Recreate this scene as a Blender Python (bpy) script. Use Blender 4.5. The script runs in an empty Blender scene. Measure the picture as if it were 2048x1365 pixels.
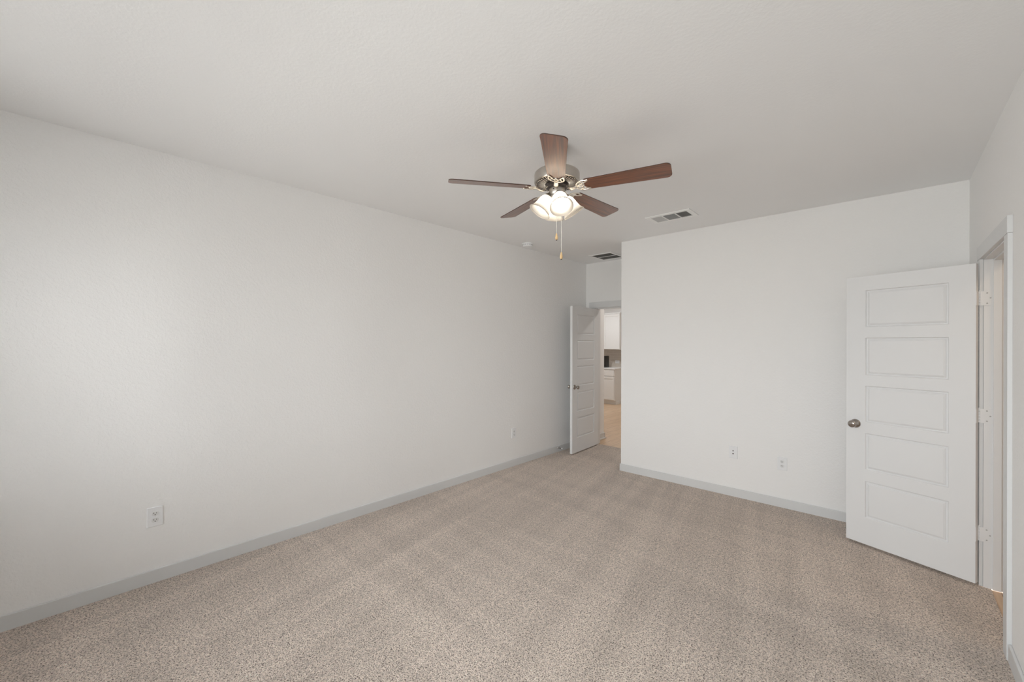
import bpy, bmesh, math, random
from math import sin, cos, pi, radians
from mathutils import Vector, Matrix

random.seed(7)
SC = bpy.context.scene
COL = SC.collection

# ------------------------------------------------------------------ camera
F_PX, YAW, HORIZON, ROLL, EYE = 823.13, 0.742248, 687.4, 0.00239, 1.522
cd = bpy.data.cameras.new('camera')
cam = bpy.data.objects.new('camera', cd); COL.objects.link(cam)
cd.sensor_width = 36.0; cd.sensor_fit = 'HORIZONTAL'
cd.lens = 36.0 * F_PX / 2048.0
cd.shift_y = (HORIZON - 682.5) / 2048.0
cd.clip_start = 0.02
cam.matrix_world = (Matrix.Translation((0, 0, EYE)) @ Matrix.Rotation(YAW, 4, 'Z')
                    @ Matrix.Rotation(pi / 2, 4, 'X') @ Matrix.Rotation(ROLL, 4, 'Z'))
SC.camera = cam

# ------------------------------------------------------------------ exposure
vs = SC.view_settings
vs.view_transform = 'Standard'; vs.look = 'None'; vs.gamma = 1.0
vs.use_curve_mapping = False
vs.exposure = 0.0
SC.cycles.max_bounces = 10
SC.cycles.diffuse_bounces = 7
SC.cycles.use_adaptive_sampling = True
SC.cycles.adaptive_threshold = 0.02
SC.cycles.sample_clamp_indirect = 6.0
SC.cycles.use_denoising = True

# ------------------------------------------------------------------ sky (overcast daylight through the windows behind the camera)
SKY = 13.0
w = bpy.data.worlds.new('sky'); SC.world = w; w.use_nodes = True
wt = w.node_tree; wt.nodes.clear()
wo = wt.nodes.new('ShaderNodeOutputWorld'); wb = wt.nodes.new('ShaderNodeBackground')
tc = wt.nodes.new('ShaderNodeTexCoord'); sx = wt.nodes.new('ShaderNodeSeparateXYZ')
rp = wt.nodes.new('ShaderNodeValToRGB')
mr = wt.nodes.new('ShaderNodeMapRange')
mr.inputs[1].default_value = -1; mr.inputs[2].default_value = 1
wt.links.new(tc.outputs['Generated'], sx.inputs[0])
wt.links.new(sx.outputs[2], mr.inputs[0]); wt.links.new(mr.outputs[0], rp.inputs[0])
e = rp.color_ramp.elements
e[0].position = 0.46; e[0].color = (0.66, 0.655, 0.645, 1)      # sunlit pale paving below the horizon
e[1].position = 0.53; e[1].color = (0.98, 1.0, 1.03, 1)      # bright overcast
wt.links.new(rp.outputs[0], wb.inputs[0]); wb.inputs[1].default_value = SKY
wt.links.new(wb.outputs[0], wo.inputs[0])

# ------------------------------------------------------------------ room numbers (metres)
XL, XR, YB, YF, XC, H = -3.441, 0.435, 4.533, 5.437, -2.376, 2.743
YR = -1.20                                   # wall behind the camera
WT = 0.12                                    # wall thickness
WINS = [(-2.90, -1.90), (-1.75, -0.75), (-0.60, 0.40)]      # three windows in that wall
WZ0, WZ1 = 0.85, 2.30
DY0, DY1 = 3.165, 3.905                      # side door opening (right wall)
EX0, EX1 = -3.262, -2.487                    # entry opening (far wall)
DH = 2.055                                   # opening height

def portal(x0, x1):
    ld = bpy.data.lights.new('window_light', 'AREA'); ld.shape = 'RECTANGLE'
    ld.size = x1 - x0; ld.size_y = WZ1 - WZ0
    ld.cycles.is_portal = True
    o = bpy.data.objects.new('window_light', ld); COL.objects.link(o)
    o.location = ((x0 + x1) / 2, YR - WT - 0.02, (WZ0 + WZ1) / 2)
    o.rotation_euler = (radians(90), 0, 0)    # local -Z points to +Y (into the room)
for a in WINS: portal(*a)

def lamp(name, loc, power, color, size):
    ld = bpy.data.lights.new(name, 'AREA'); ld.shape = 'DISK'; ld.size = size
    ld.energy = power; ld.color = color
    o = bpy.data.objects.new(name, ld); COL.objects.link(o); o.location = loc
    return o
lamp('kitchen_light', (-5.2, 8.3, 2.72), 27, (0.96, 0.985, 1.0), 0.5)
lamp('hall_light', (-2.55, 6.6, 2.72), 14, (1.0, 0.98, 0.95), 0.16)
lamp('bathroom_light', (1.25, 3.35, 2.70), 6, (1.0, 0.78, 0.56), 0.35)

# ------------------------------------------------------------------ materials
def mat(name):
    m = bpy.data.materials.new(name); m.use_nodes = True
    nt = m.node_tree; b = nt.nodes['Principled BSDF']
    return m, nt, b

def N(nt, t, **kw):
    n = nt.nodes.new(t)
    for k, v in kw.items(): setattr(n, k, v)
    return n

def plain(name, col, rough=0.5, metal=0.0, coat=0.0, bump=0.0, bscale=300, spec=0.5):
    m, nt, b = mat(name)
    b.inputs['Base Color'].default_value = (*col, 1)
    b.inputs['Roughness'].default_value = rough
    b.inputs['Metallic'].default_value = metal
    b.inputs['Coat Weight'].default_value = coat
    b.inputs['Specular IOR Level'].default_value = spec
    tcn = N(nt, 'ShaderNodeTexCoord'); no = N(nt, 'ShaderNodeTexNoise')
    no.inputs['Scale'].default_value = bscale
    nt.links.new(tcn.outputs['Object'], no.inputs['Vector'])
    if bump:
        bp = N(nt, 'ShaderNodeBump'); bp.inputs['Strength'].default_value = bump
        bp.inputs['Distance'].default_value = 0.001
        nt.links.new(no.outputs['Fac'], bp.inputs['Height'])
        nt.links.new(bp.outputs['Normal'], b.inputs['Normal'])
    else:
        mrn = N(nt, 'ShaderNodeMapRange')
        mrn.inputs[3].default_value = max(0, rough - 0.03); mrn.inputs[4].default_value = min(1, rough + 0.03)
        nt.links.new(no.outputs['Fac'], mrn.inputs[0]); nt.links.new(mrn.outputs[0], b.inputs['Roughness'])
    return m

def wall_paint(name, col, strength=0.5):
    """painted drywall with an orange-peel / light knock-down texture"""
    m, nt, b = mat(name)
    b.inputs['Base Color'].default_value = (*col, 1)
    b.inputs['Roughness'].default_value = 0.75
    b.inputs['Specular IOR Level'].default_value = 0.25
    tcn = N(nt, 'ShaderNodeTexCoord')
    n1 = N(nt, 'ShaderNodeTexNoise'); n1.inputs['Scale'].default_value = 130; n1.inputs['Detail'].default_value = 3
    n2 = N(nt, 'ShaderNodeTexNoise'); n2.inputs['Scale'].default_value = 55; n2.inputs['Detail'].default_value = 2
    r = N(nt, 'ShaderNodeValToRGB'); r.color_ramp.elements[0].position = 0.45; r.color_ramp.elements[1].position = 0.60
    ad = N(nt, 'ShaderNodeMath', operation='MULTIPLY_ADD'); ad.inputs[1].default_value = 0.5
    bp = N(nt, 'ShaderNodeBump'); bp.inputs['Strength'].default_value = strength; bp.inputs['Distance'].default_value = 0.002
    L = nt.links.new
    L(tcn.outputs['Object'], n1.inputs['Vector']); L(tcn.outputs['Object'], n2.inputs['Vector'])
    L(n2.outputs['Fac'], r.inputs[0]); L(r.outputs[0], ad.inputs[0]); L(n1.outputs['Fac'], ad.inputs[2])
    L(ad.outputs[0], bp.inputs['Height']); L(bp.outputs['Normal'], b.inputs['Normal'])
    return m

def carpet_mat():
    m, nt, b = mat('carpet')
    L = nt.links.new
    b.inputs['Roughness'].default_value = 1.0
    b.inputs['Specular IOR Level'].default_value = 0.05
    b.inputs['Sheen Weight'].default_value = 0.25
    b.inputs['Sheen Roughness'].default_value = 0.5
    b.inputs['Sheen Tint'].default_value = (0.9, 0.85, 0.8, 1)
    tcn = N(nt, 'ShaderNodeTexCoord')
    # warp the lookup so that the tufts are irregular
    nw = N(nt, 'ShaderNodeTexNoise', noise_dimensions='2D'); nw.inputs['Scale'].default_value = 90; nw.inputs['Detail'].default_value = 2
    sub = N(nt, 'ShaderNodeVectorMath', operation='SUBTRACT'); sub.inputs[1].default_value = (0.5, 0.5, 0.5)
    scl = N(nt, 'ShaderNodeVectorMath', operation='SCALE'); scl.inputs['Scale'].default_value = 0.010
    add = N(nt, 'ShaderNodeVectorMath', operation='ADD')
    L(tcn.outputs['Object'], nw.inputs['Vector']); L(nw.outputs['Color'], sub.inputs[0]); L(sub.outputs[0], scl.inputs[0])
    L(tcn.outputs['Object'], add.inputs[0]); L(scl.outputs[0], add.inputs[1])
    v = N(nt, 'ShaderNodeTexVoronoi', feature='F1', voronoi_dimensions='2D'); v.inputs['Scale'].default_value = 150
    L(add.outputs[0], v.inputs['Vector'])
    nf = N(nt, 'ShaderNodeTexNoise', noise_dimensions='2D'); nf.inputs['Scale'].default_value = 140; nf.inputs['Detail'].default_value = 3
    nf.inputs['Roughness'].default_value = 0.6
    L(tcn.outputs['Object'], nf.inputs['Vector'])
    # height: domed tufts broken up by loose fibres
    inv = N(nt, 'ShaderNodeMath', operation='SUBTRACT'); inv.inputs[0].default_value = 1.0
    L(v.outputs['Distance'], inv.inputs[1])
    hh = N(nt, 'ShaderNodeMath', operation='MULTIPLY_ADD'); hh.inputs[1].default_value = 3.0
    L(nf.outputs['Fac'], hh.inputs[0]); L(inv.outputs[0], hh.inputs[2])
    bp = N(nt, 'ShaderNodeBump'); bp.inputs['Strength'].default_value = 0.9; bp.inputs['Distance'].default_value = 0.005
    L(hh.outputs[0], bp.inputs['Height']); L(bp.outputs['Normal'], b.inputs['Normal'])
    # yarn colours: pale beige tips; dark low stops paint shade between the tufts
    hs = N(nt, 'ShaderNodeMapRange'); hs.inputs[1].default_value = 1.45; hs.inputs[2].default_value = 2.65
    L(hh.outputs[0], hs.inputs[0])
    yr = N(nt, 'ShaderNodeValToRGB')
    ee = yr.color_ramp.elements
    ee[0].position = 0.0; ee[0].color = (0.19, 0.150, 0.122, 1)
    ee[1].position = 1.0; ee[1].color = (0.92, 0.82, 0.74, 1)
    for p_, c_ in ((0.22, (0.52, 0.430, 0.370, 1)), (0.42, (0.77, 0.650, 0.566, 1)), (0.70, (0.85, 0.73, 0.642, 1))):
        k = yr.color_ramp.elements.new(p_); k.color = c_
    L(hs.outputs[0], yr.inputs[0])
    # brushed pile: broad vacuum strokes lean the pile one way or the other
    def strokes(rot, sc, seed):
        mp = N(nt, 'ShaderNodeMapping', vector_type='TEXTURE'); mp.inputs['Rotation'].default_value = (0, 0, rot)
        mp.inputs['Scale'].default_value = sc; mp.inputs['Location'].default_value = (seed, seed * 1.7, 0)
        n = N(nt, 'ShaderNodeTexNoise', noise_dimensions='2D'); n.inputs['Scale'].default_value = 1.0; n.inputs['Detail'].default_value = 2.5
        n.inputs['Distortion'].default_value = 0.4
        L(tcn.outputs['Object'], mp.inputs['Vector']); L(mp.outputs[0], n.inputs['Vector'])
        return n.outputs['Fac']
    s1 = strokes(radians(100), (2.8, 0.17, 1), 3.1)
    s2 = strokes(radians(178), (2.2, 0.22, 1), 9.4)
    nc = N(nt, 'ShaderNodeTexNoise', noise_dimensions='2D'); nc.inputs['Scale'].default_value = 48; nc.inputs['Detail'].default_value = 4
    nc.inputs['Roughness'].default_value = 0.7
    L(tcn.outputs['Object'], nc.inputs['Vector'])
    gr = N(nt, 'ShaderNodeMapRange'); gr.inputs[1].default_value = 0.3; gr.inputs[2].default_value = 0.7
    gr.inputs[3].default_value = 0.80; gr.inputs[4].default_value = 1.24
    L(nc.outputs['Fac'], gr.inputs[0])
    sm = N(nt, 'ShaderNodeMath', operation='ADD'); L(s1, sm.inputs[0]); L(s2, sm.inputs[1])
    mrn = N(nt, 'ShaderNodeMapRange'); mrn.inputs[1].default_value = 0.75; mrn.inputs[2].default_value = 1.25
    mrn.inputs[3].default_value = 0.90; mrn.inputs[4].default_value = 1.10
    L(sm.outputs[0], mrn.inputs[0])
    mul = N(nt, 'ShaderNodeVectorMath', operation='SCALE')
    L(yr.outputs[0], mul.inputs[0]); mg = N(nt, 'ShaderNodeMath', operation='MULTIPLY'); L(mrn.outputs[0], mg.inputs[0]); L(gr.outputs[0], mg.inputs[1]); L(mg.outputs[0], mul.inputs['Scale'])
    L(mul.outputs[0], b.inputs['Base Color'])
    return m

def plank_mat(name):
    m, nt, b = mat(name); L = nt.links.new
    tcn = N(nt, 'ShaderNodeTexCoord')
    mp = N(nt, 'ShaderNodeMapping'); mp.inputs['Rotation'].default_value = (0, 0, pi / 2)
    L(tcn.outputs['Object'], mp.inputs['Vector'])
    br = N(nt, 'ShaderNodeTexBrick'); br.offset = 0.37
    br.inputs['Color1'].default_value = (0.66, 0.47, 0.315, 1); br.inputs['Color2'].default_value = (0.74, 0.55, 0.385, 1)
    br.inputs['Mortar'].default_value = (0.16, 0.10, 0.06, 1)
    br.inputs['Scale'].default_value = 1.0; br.inputs['Mortar Size'].default_value = 0.0015
    br.inputs['Brick Width'].default_value = 1.2; br.inputs['Row Height'].default_value = 0.17
    L(mp.outputs[0], br.inputs['Vector'])
    m2 = N(nt, 'ShaderNodeMapping'); m2.inputs['Scale'].default_value = (60, 3, 1)
    L(tcn.outputs['Object'], m2.inputs['Vector'])
    g = N(nt, 'ShaderNodeTexNoise'); g.inputs['Scale'].default_value = 1; g.inputs['Detail'].default_value = 4
    L(m2.outputs[0], g.inputs['Vector'])
    mx = N(nt, 'ShaderNodeMix', data_type='RGBA', blend_type='MULTIPLY'); mx.inputs[0].default_value = 0.5
    r = N(nt, 'ShaderNodeValToRGB'); r.color_ramp.elements[0].position = 0.3; r.color_ramp.elements[0].color = (0.6, 0.55, 0.5, 1)
    r.color_ramp.elements[1].position = 0.65
    L(g.outputs['Fac'], r.inputs[0]); L(br.outputs['Color'], mx.inputs[6]); L(r.outputs[0], mx.inputs[7])
    L(mx.outputs[2], b.inputs['Base Color'])
    b.inputs['Roughness'].default_value = 0.42
    return m

def blade_mat():
    m, nt, b = mat('walnut_blade'); L = nt.links.new
    tcn = N(nt, 'ShaderNodeTexCoord')
    mp = N(nt, 'ShaderNodeMapping'); mp.inputs['Scale'].default_value = (4, 90, 20)
    L(tcn.outputs['Object'], mp.inputs['Vector'])
    n = N(nt, 'ShaderNodeTexNoise'); n.inputs['Scale'].default_value = 1; n.inputs['Detail'].default_value = 5; n.inputs['Distortion'].default_value = 0.3
    L(mp.outputs[0], n.inputs['Vector'])
    r = N(nt, 'ShaderNodeValToRGB')
    r.color_ramp.elements[0].position = 0.3; r.color_ramp.elements[0].color = (0.080, 0.025, 0.009, 1)
    r.color_ramp.elements[1].position = 0.75; r.color_ramp.elements[1].color = (0.27, 0.082, 0.026, 1)
    L(n.outputs['Fac'], r.inputs[0]); L(r.outputs[0], b.inputs['Base Color'])
    b.inputs['Roughness'].default_value = 0.40
    b.inputs['Specular IOR Level'].default_value = 0.5
    b.inputs['Coat Weight'].default_value = 0.8; b.inputs['Coat Roughness'].default_value = 0.27; b.inputs['Coat IOR'].default_value = 1.7
    return m

def nickel_mat(name='brushed_nickel', col=(0.52, 0.485, 0.44), rough=0.30):
    m, nt, b = mat(name); L = nt.links.new
    b.inputs['Base Color'].default_value = (*col, 1); b.inputs['Metallic'].default_value = 1.0
    tcn = N(nt, 'ShaderNodeTexCoord'); mp = N(nt, 'ShaderNodeMapping'); mp.inputs['Scale'].default_value = (30, 30, 900)
    n = N(nt, 'ShaderNodeTexNoise'); n.inputs['Scale'].default_value = 1
    mrn = N(nt, 'ShaderNodeMapRange'); mrn.inputs[3].default_value = rough - 0.06; mrn.inputs[4].default_value = rough + 0.08
    L(tcn.outputs['Object'], mp.inputs['Vector']); L(mp.outputs[0], n.inputs['Vector'])
    L(n.outputs['Fac'], mrn.inputs[0]); L(mrn.outputs[0], b.inputs['Roughness'])
    return m

def frosted_mat():
    m, nt, b = mat('frosted_glass'); L = nt.links.new
    nt.nodes.remove(b); out = nt.nodes['Material Output']
    tcn = N(nt, 'ShaderNodeTexCoord'); n = N(nt, 'ShaderNodeTexNoise'); n.inputs['Scale'].default_value = 35; n.inputs['Detail'].default_value = 4
    r = N(nt, 'ShaderNodeValToRGB'); r.color_ramp.elements[0].color = (0.36, 0.335, 0.30, 1); r.color_ramp.elements[1].color = (0.44, 0.42, 0.385, 1)
    L(tcn.outputs['Object'], n.inputs['Vector']); L(n.outputs['Fac'], r.inputs[0])
    tr = N(nt, 'ShaderNodeBsdfTranslucent'); df = N(nt, 'ShaderNodeBsdfDiffuse'); gl = N(nt, 'ShaderNodeBsdfGlossy')
    gl.inputs['Roughness'].default_value = 0.25
    m1 = N(nt, 'ShaderNodeMixShader'); m1.inputs[0].default_value = 0.32
    m2 = N(nt, 'ShaderNodeMixShader'); m2.inputs[0].default_value = 0.05
    tr.inputs[0].default_value = (0.95, 0.89, 0.80, 1); L(r.outputs[0], df.inputs[0])
    L(df.outputs[0], m1.inputs[1]); L(tr.outputs[0], m1.inputs[2])
    L(m1.outputs[0], m2.inputs[1]); L(gl.outputs[0], m2.inputs[2])
    L(m2.outputs[0], out.inputs[0])
    return m

def emit_mat(name, col, s):
    m, nt, b = mat(name)
    b.inputs['Base Color'].default_value = (0.9, 0.9, 0.9, 1)
    b.inputs['Emission Color'].default_value = (*col, 1); b.inputs['Emission Strength'].default_value = s
    return m

def glass_mat():
    m, nt, b = mat('window_glass'); L = nt.links.new
    nt.nodes.remove(b); out = nt.nodes['Material Output']
    t = N(nt, 'ShaderNodeBsdfTransparent'); t.inputs[0].default_value = (0.96, 0.97, 0.965, 1)
    g = N(nt, 'ShaderNodeBsdfGlossy'); g.inputs['Roughness'].default_value = 0.0
    fr = N(nt, 'ShaderNodeFresnel'); fr.inputs[0].default_value = 1.45
    mx = N(nt, 'ShaderNodeMixShader')
    L(fr.outputs[0], mx.inputs[0]); L(t.outputs[0], mx.inputs[1]); L(g.outputs[0], mx.inputs[2]); L(mx.outputs[0], out.inputs[0])
    return m

def tile_mat():
    m, nt, b = mat('backsplash_tile'); L = nt.links.new
    tcn = N(nt, 'ShaderNodeTexCoord'); mp = N(nt, 'ShaderNodeMapping'); mp.inputs['Rotation'].default_value = (pi / 2, 0, 0)
    L(tcn.outputs['Object'], mp.inputs['Vector'])
    br = N(nt, 'ShaderNodeTexBrick'); br.inputs['Scale'].default_value = 1
    br.inputs['Brick Width'].default_value = 0.20; br.inputs['Row Height'].default_value = 0.07; br.inputs['Mortar Size'].default_value = 0.003
    br.inputs['Color1'].default_value = (0.56, 0.50, 0.44, 1); br.inputs['Color2'].default_value = (0.61, 0.55, 0.49, 1)
    br.inputs['Mortar'].default_value = (0.68, 0.63, 0.57, 1)
    L(mp.outputs[0], br.inputs['Vector']); L(br.outputs['Color'], b.inputs['Base Color'])
    b.inputs['Roughness'].default_value = 0.3
    return m

M_WALL = wall_paint('wall_paint', (0.875, 0.870, 0.862))
M_CEIL = wall_paint('ceiling_paint', (0.885, 0.886, 0.886), 0.16)
M_TRIM = plain('trim_paint', (0.69, 0.695, 0.695), 0.40)
M_DOOR = plain('door_paint', (0.775, 0.78, 0.785), 0.42, bump=0.08, bscale=500)
M_CARPET = carpet_mat()
M_PLANK = plank_mat('oak_vinyl_plank')
M_BLADE = blade_mat()
M_BEDGE = plain('blade_edge', (0.055, 0.022, 0.012), 0.45)
M_NICKEL = nickel_mat()
M_IRON = nickel_mat('satin_nickel', (0.78, 0.72, 0.64), 0.30)
M_KNOB = nickel_mat('knob_nickel', (0.40, 0.37, 0.34), 0.16)
M_DARK = plain('dark_metal', (0.035, 0.025, 0.022), 0.5)
M_FROST = frosted_mat()
M_BULB = emit_mat('lit_bulb', (1.0, 0.93, 0.84), 14.0)
M_CHAIN = plain('bead_chain', (0.80, 0.78, 0.72), 0.4)
M_PULL = plain('pale_wood', (0.72, 0.50, 0.26), 0.5)
M_PLAST = plain('white_plastic', (0.84, 0.845, 0.855), 0.35)
M_WHITE = plain('white_enamel', (0.76, 0.765, 0.76), 0.35)
M_SLAT = plain('register_slat', (0.64, 0.645, 0.64), 0.45)
M_FRAME = plain('register_frame', (0.90, 0.90, 0.89), 0.4)
M_SLOT = plain('black_slot', (0.02, 0.02, 0.02), 0.6)
M_VOID = plain('duct_shadow', (0.06, 0.06, 0.056), 0.9)
M_GRAYVOID = plain('duct_shade_grey', (0.22, 0.22, 0.21), 0.8)  # shade inside the supply duct, put into the backing colour
M_SCREW = plain('painted_screw', (0.42, 0.42, 0.41), 0.5)
M_CHROME = plain('chrome', (0.62, 0.60, 0.58), 0.2, metal=1.0)
M_CAB = plain('cabinet_white', (0.80, 0.80, 0.79), 0.38)
M_CTR = plain('white_quartz', (0.80, 0.80, 0.795), 0.25)
M_TILE = tile_mat()
M_BLACK = plain('black_plastic', (0.012, 0.011, 0.010), 0.3)
M_GLASS = glass_mat()

# ------------------------------------------------------------------ mesh helpers
def box(bm, x0, x1, y0, y1, z0, z1):
    v = [bm.verts.new(p) for p in ((x0, y0, z0), (x1, y0, z0), (x1, y1, z0), (x0, y1, z0),
                                   (x0, y0, z1), (x1, y0, z1), (x1, y1, z1), (x0, y1, z1))]
    for f in ((3, 2, 1, 0), (4, 5, 6, 7), (0, 1, 5, 4), (1, 2, 6, 5), (2, 3, 7, 6), (3, 0, 4, 7)):
        bm.faces.new([v[i] for i in f])
    return v

def lathe(bm, prof, seg=32, mtx=None, cap=False):
    rings = []
    for r, z in prof:
        if r < 1e-6:
            rings.append([bm.verts.new((0, 0, z))])
        else:
            rings.append([bm.verts.new((r * cos(2 * pi * i / seg), r * sin(2 * pi * i / seg), z)) for i in range(seg)])
    new = [v for r in rings for v in r]
    for a, b in zip(rings, rings[1:]):
        for i in range(seg):
            j = (i + 1) % seg
            if len(a) == 1 and len(b) == 1: continue
            if len(a) == 1: bm.faces.new((a[0], b[i], b[j]))
            elif len(b) == 1: bm.faces.new((a[i], b[0], a[j]))
            else: bm.faces.new((a[i], b[i], b[j], a[j]))
    if mtx is not None: bmesh.ops.transform(bm, matrix=mtx, verts=new)
    return new

def tube(bm, pts, rw, rh=None, seg=8, up=Vector((0, 0, 1)), closed=False):
    """sweep an ellipse (half-width rw sideways, rh along up) along pts"""
    rh = rh or rw
    pts = [Vector(p) for p in pts]; n = len(pts); rings = []
    for i, p in enumerate(pts):
        a = pts[(i - 1) % n] if (closed or i > 0) else p
        b = pts[(i + 1) % n] if (closed or i < n - 1) else p
        d = (b - a).normalized()
        s = d.cross(up)
        if s.length < 1e-4: s = d.cross(Vector((1, 0, 0)))
        s.normalize(); u = s.cross(d)
        ww = rw[i] if isinstance(rw, (list, tuple)) else rw
        hh = rh[i] if isinstance(rh, (list, tuple)) else rh
        rings.append([bm.verts.new(p + s * ww * cos(2 * pi * k / seg) + u * hh * sin(2 * pi * k / seg)) for k in range(seg)])
    m = n if closed else n - 1
    for i in range(m):
        a, b = rings[i], rings[(i + 1) % n]
        for k in range(seg):
            bm.faces.new((a[k], a[(k + 1) % seg], b[(k + 1) % seg], b[k]))
    if not closed:
        bm.faces.new(list(reversed(rings[0]))); bm.faces.new(rings[-1])
    return [v for r in rings for v in r]

def smooth_path(pts, n=6):
    """Catmull-Rom through the points"""
    P = [Vector(p) for p in pts]; P = [P[0]] + P + [P[-1]]; out = []
    for i in range(1, len(P) - 2):
        for k in range(n):
            t = k / n
            a, b, c, d = P[i - 1], P[i], P[i + 1], P[i + 2]
            out.append(0.5 * ((2 * b) + (c - a) * t + (2 * a - 5 * b + 4 * c - d) * t * t + (3 * b - a - 3 * c + d) * t ** 3))
    out.append(P[-2]); return out

def obj(name, bm, m, parent=None, smooth=False, bevel=0.0, loc=None, mtx=None, angle=35):
    bmesh.ops.recalc_face_normals(bm, faces=bm.faces[:])
    me = bpy.data.meshes.new(name); bm.to_mesh(me); bm.free()
    ms = m if isinstance(m, (list, tuple)) else [m]
    for x in ms: me.materials.append(x)
    if smooth:
        me.polygons.foreach_set('use_smooth', [True] * len(me.polygons))
        try: me.set_sharp_from_angle(angle=radians(angle))
        except Exception: pass
    o = bpy.data.objects.new(name, me); COL.objects.link(o)
    if parent is not None: o.parent = parent
    if loc is not None: o.location = loc
    if mtx is not None: o.matrix_local = mtx
    if bevel:
        md = o.modifiers.new('bevel', 'BEVEL'); md.width = bevel; md.segments = 2
        md.limit_method = 'ANGLE'; md.angle_limit = radians(50)
    return o

def empty(name, loc=(0, 0, 0), rotz=0.0):
    o = bpy.data.objects.new(name, None); COL.objects.link(o)
    o.empty_display_size = 0.05
    o.location = loc; o.rotation_euler = (0, 0, rotz)
    return o

def tag(o, label=None, cat=None, group=None, kind=None):
    if label: o['label'] = label
    if cat: o['category'] = cat
    if group: o['group'] = group
    if kind: o['kind'] = kind
    return o

def struct(name, bm, m, label, cat, **kw):
    return tag(obj(name, bm, m, **kw), label, cat, kind='structure')

B = bmesh.new

# ------------------------------------------------------------------ shell of the bedroom
bm = B()
box(bm, XL, XR, YR, YB, -0.06, 0)
box(bm, XL, XC, YB, YF + 0.055, -0.06, 0)
box(bm, XR, 0.468, DY0, DY1, -0.06, 0)
struct('floor', bm, M_CARPET, 'beige speckled cut pile carpet covering the bedroom floor', 'floor')

bm = B()
box(bm, XL - WT, XR + WT, YR - WT, YB + WT, H, H + 0.1)
box(bm, XL - WT, XC + WT, YB + WT, YF + WT, H, H + 0.1)
struct('ceiling', bm, M_CEIL, 'white textured bedroom ceiling around the fan', 'ceiling')

bm = B(); box(bm, XL - WT, XL, YR - WT, YF + WT, -0.06, H)
struct('wall_left', bm, M_WALL, 'long white textured wall on the left with two outlets', 'wall')

bm = B()
box(bm, XC, XR, YB, YB + WT, -0.06, H)
box(bm, XC, XC + WT, YB + WT, YF, -0.06, H)
bmesh.ops.remove_doubles(bm, verts=bm.verts[:], dist=1e-5)
struct('wall_back', bm, M_WALL, 'white wall behind the open white door, ending at the entry corner', 'wall')

bm = B()
box(bm, XL, EX0 - 0.018, YF, YF + WT, -0.06, H)
box(bm, EX1 + 0.018, XC + WT, YF, YF + WT, -0.06, H)
box(bm, EX0 - 0.018, EX1 + 0.018, YF, YF + WT, DH + 0.018, H)
struct('wall_far', bm, M_WALL, 'short white wall above and beside the far entry doorway', 'wall')

bm = B()
box(bm, XR, XR + WT, YR - WT, DY0 - 0.018, -0.06, H)
box(bm, XR, XR + WT, DY1 + 0.018, YB + WT, -0.06, H)
box(bm, XR, XR + WT, DY0 - 0.018, DY1 + 0.018, DH + 0.018, H)
struct('wall_right', bm, M_WALL, 'white wall at the right edge holding the side doorway', 'wall')

bm = B()
xs = [XL]
for a, b_ in WINS: xs += [a, b_]
xs.append(XR)
for i in range(0, len(xs), 2): box(bm, xs[i], xs[i + 1], YR - WT, YR, -0.06, H)
for a, b_ in WINS:
    box(bm, a, b_, YR - WT, YR, -0.06, WZ0); box(bm, a, b_, YR - WT, YR, WZ1, H)
struct('wall_rear', bm, M_WALL, 'white wall behind the viewpoint with three windows', 'wall')

for i, (a, b_) in enumerate(WINS):
    root = tag(empty('window_%d' % (i + 1), ((a + b_) / 2, YR - 0.06, WZ0)), 'single hung window in the wall behind the viewpoint, ' +
               ('nearest the long left wall', 'middle of the three', 'nearest the right hand wall')[i], 'window', kind='structure')
    hw, hh = (b_ - a) / 2, WZ1 - WZ0
    bm = B(); t = 0.045
    box(bm, -hw, hw, -0.04, 0.04, 0, t); box(bm, -hw, hw, -0.04, 0.04, hh - t, hh)
    box(bm, -hw, -hw + t, -0.04, 0.04, t, hh - t); box(bm, hw - t, hw, -0.04, 0.04, t, hh - t)
    box(bm, -hw + t, hw - t, -0.03, 0.03, hh / 2 - 0.03, hh / 2 + 0.03)
    obj('window_frame', bm, M_WHITE, root)
    bm = B(); box(bm, -hw + t, hw - t, -0.003, 0.003, t, hh / 2 - 0.03); box(bm, -hw + t, hw - t, -0.003, 0.003, hh / 2 + 0.03, hh - t)
    obj('window_pane', bm, M_GLASS, root)

# baseboards (flat stock with a small eased top)
BH, BT = 0.083, 0.013
def base(name, segs, label, z0=0.0):
    bm = B()
    for s in segs: box(bm, s[0], s[1], s[2], s[3], z0 - 0.03, z0 + BH)
    return struct(name, bm, M_TRIM, label, 'baseboard', bevel=0.004)
base('baseboard_left', [(XL, XL + BT, YR, YF)], 'grey white baseboard along the long left wall')
base('baseboard_back', [(XC - BT, XR, YB - BT, YB), (XC - BT, XC, YB, YF)], 'grey white baseboard under the back wall, wrapping the entry corner')
base('baseboard_right', [(XR - BT, XR, YR, DY0 - 0.093)], 'grey white baseboard at the lower right corner, running to the side door casing')

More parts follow.
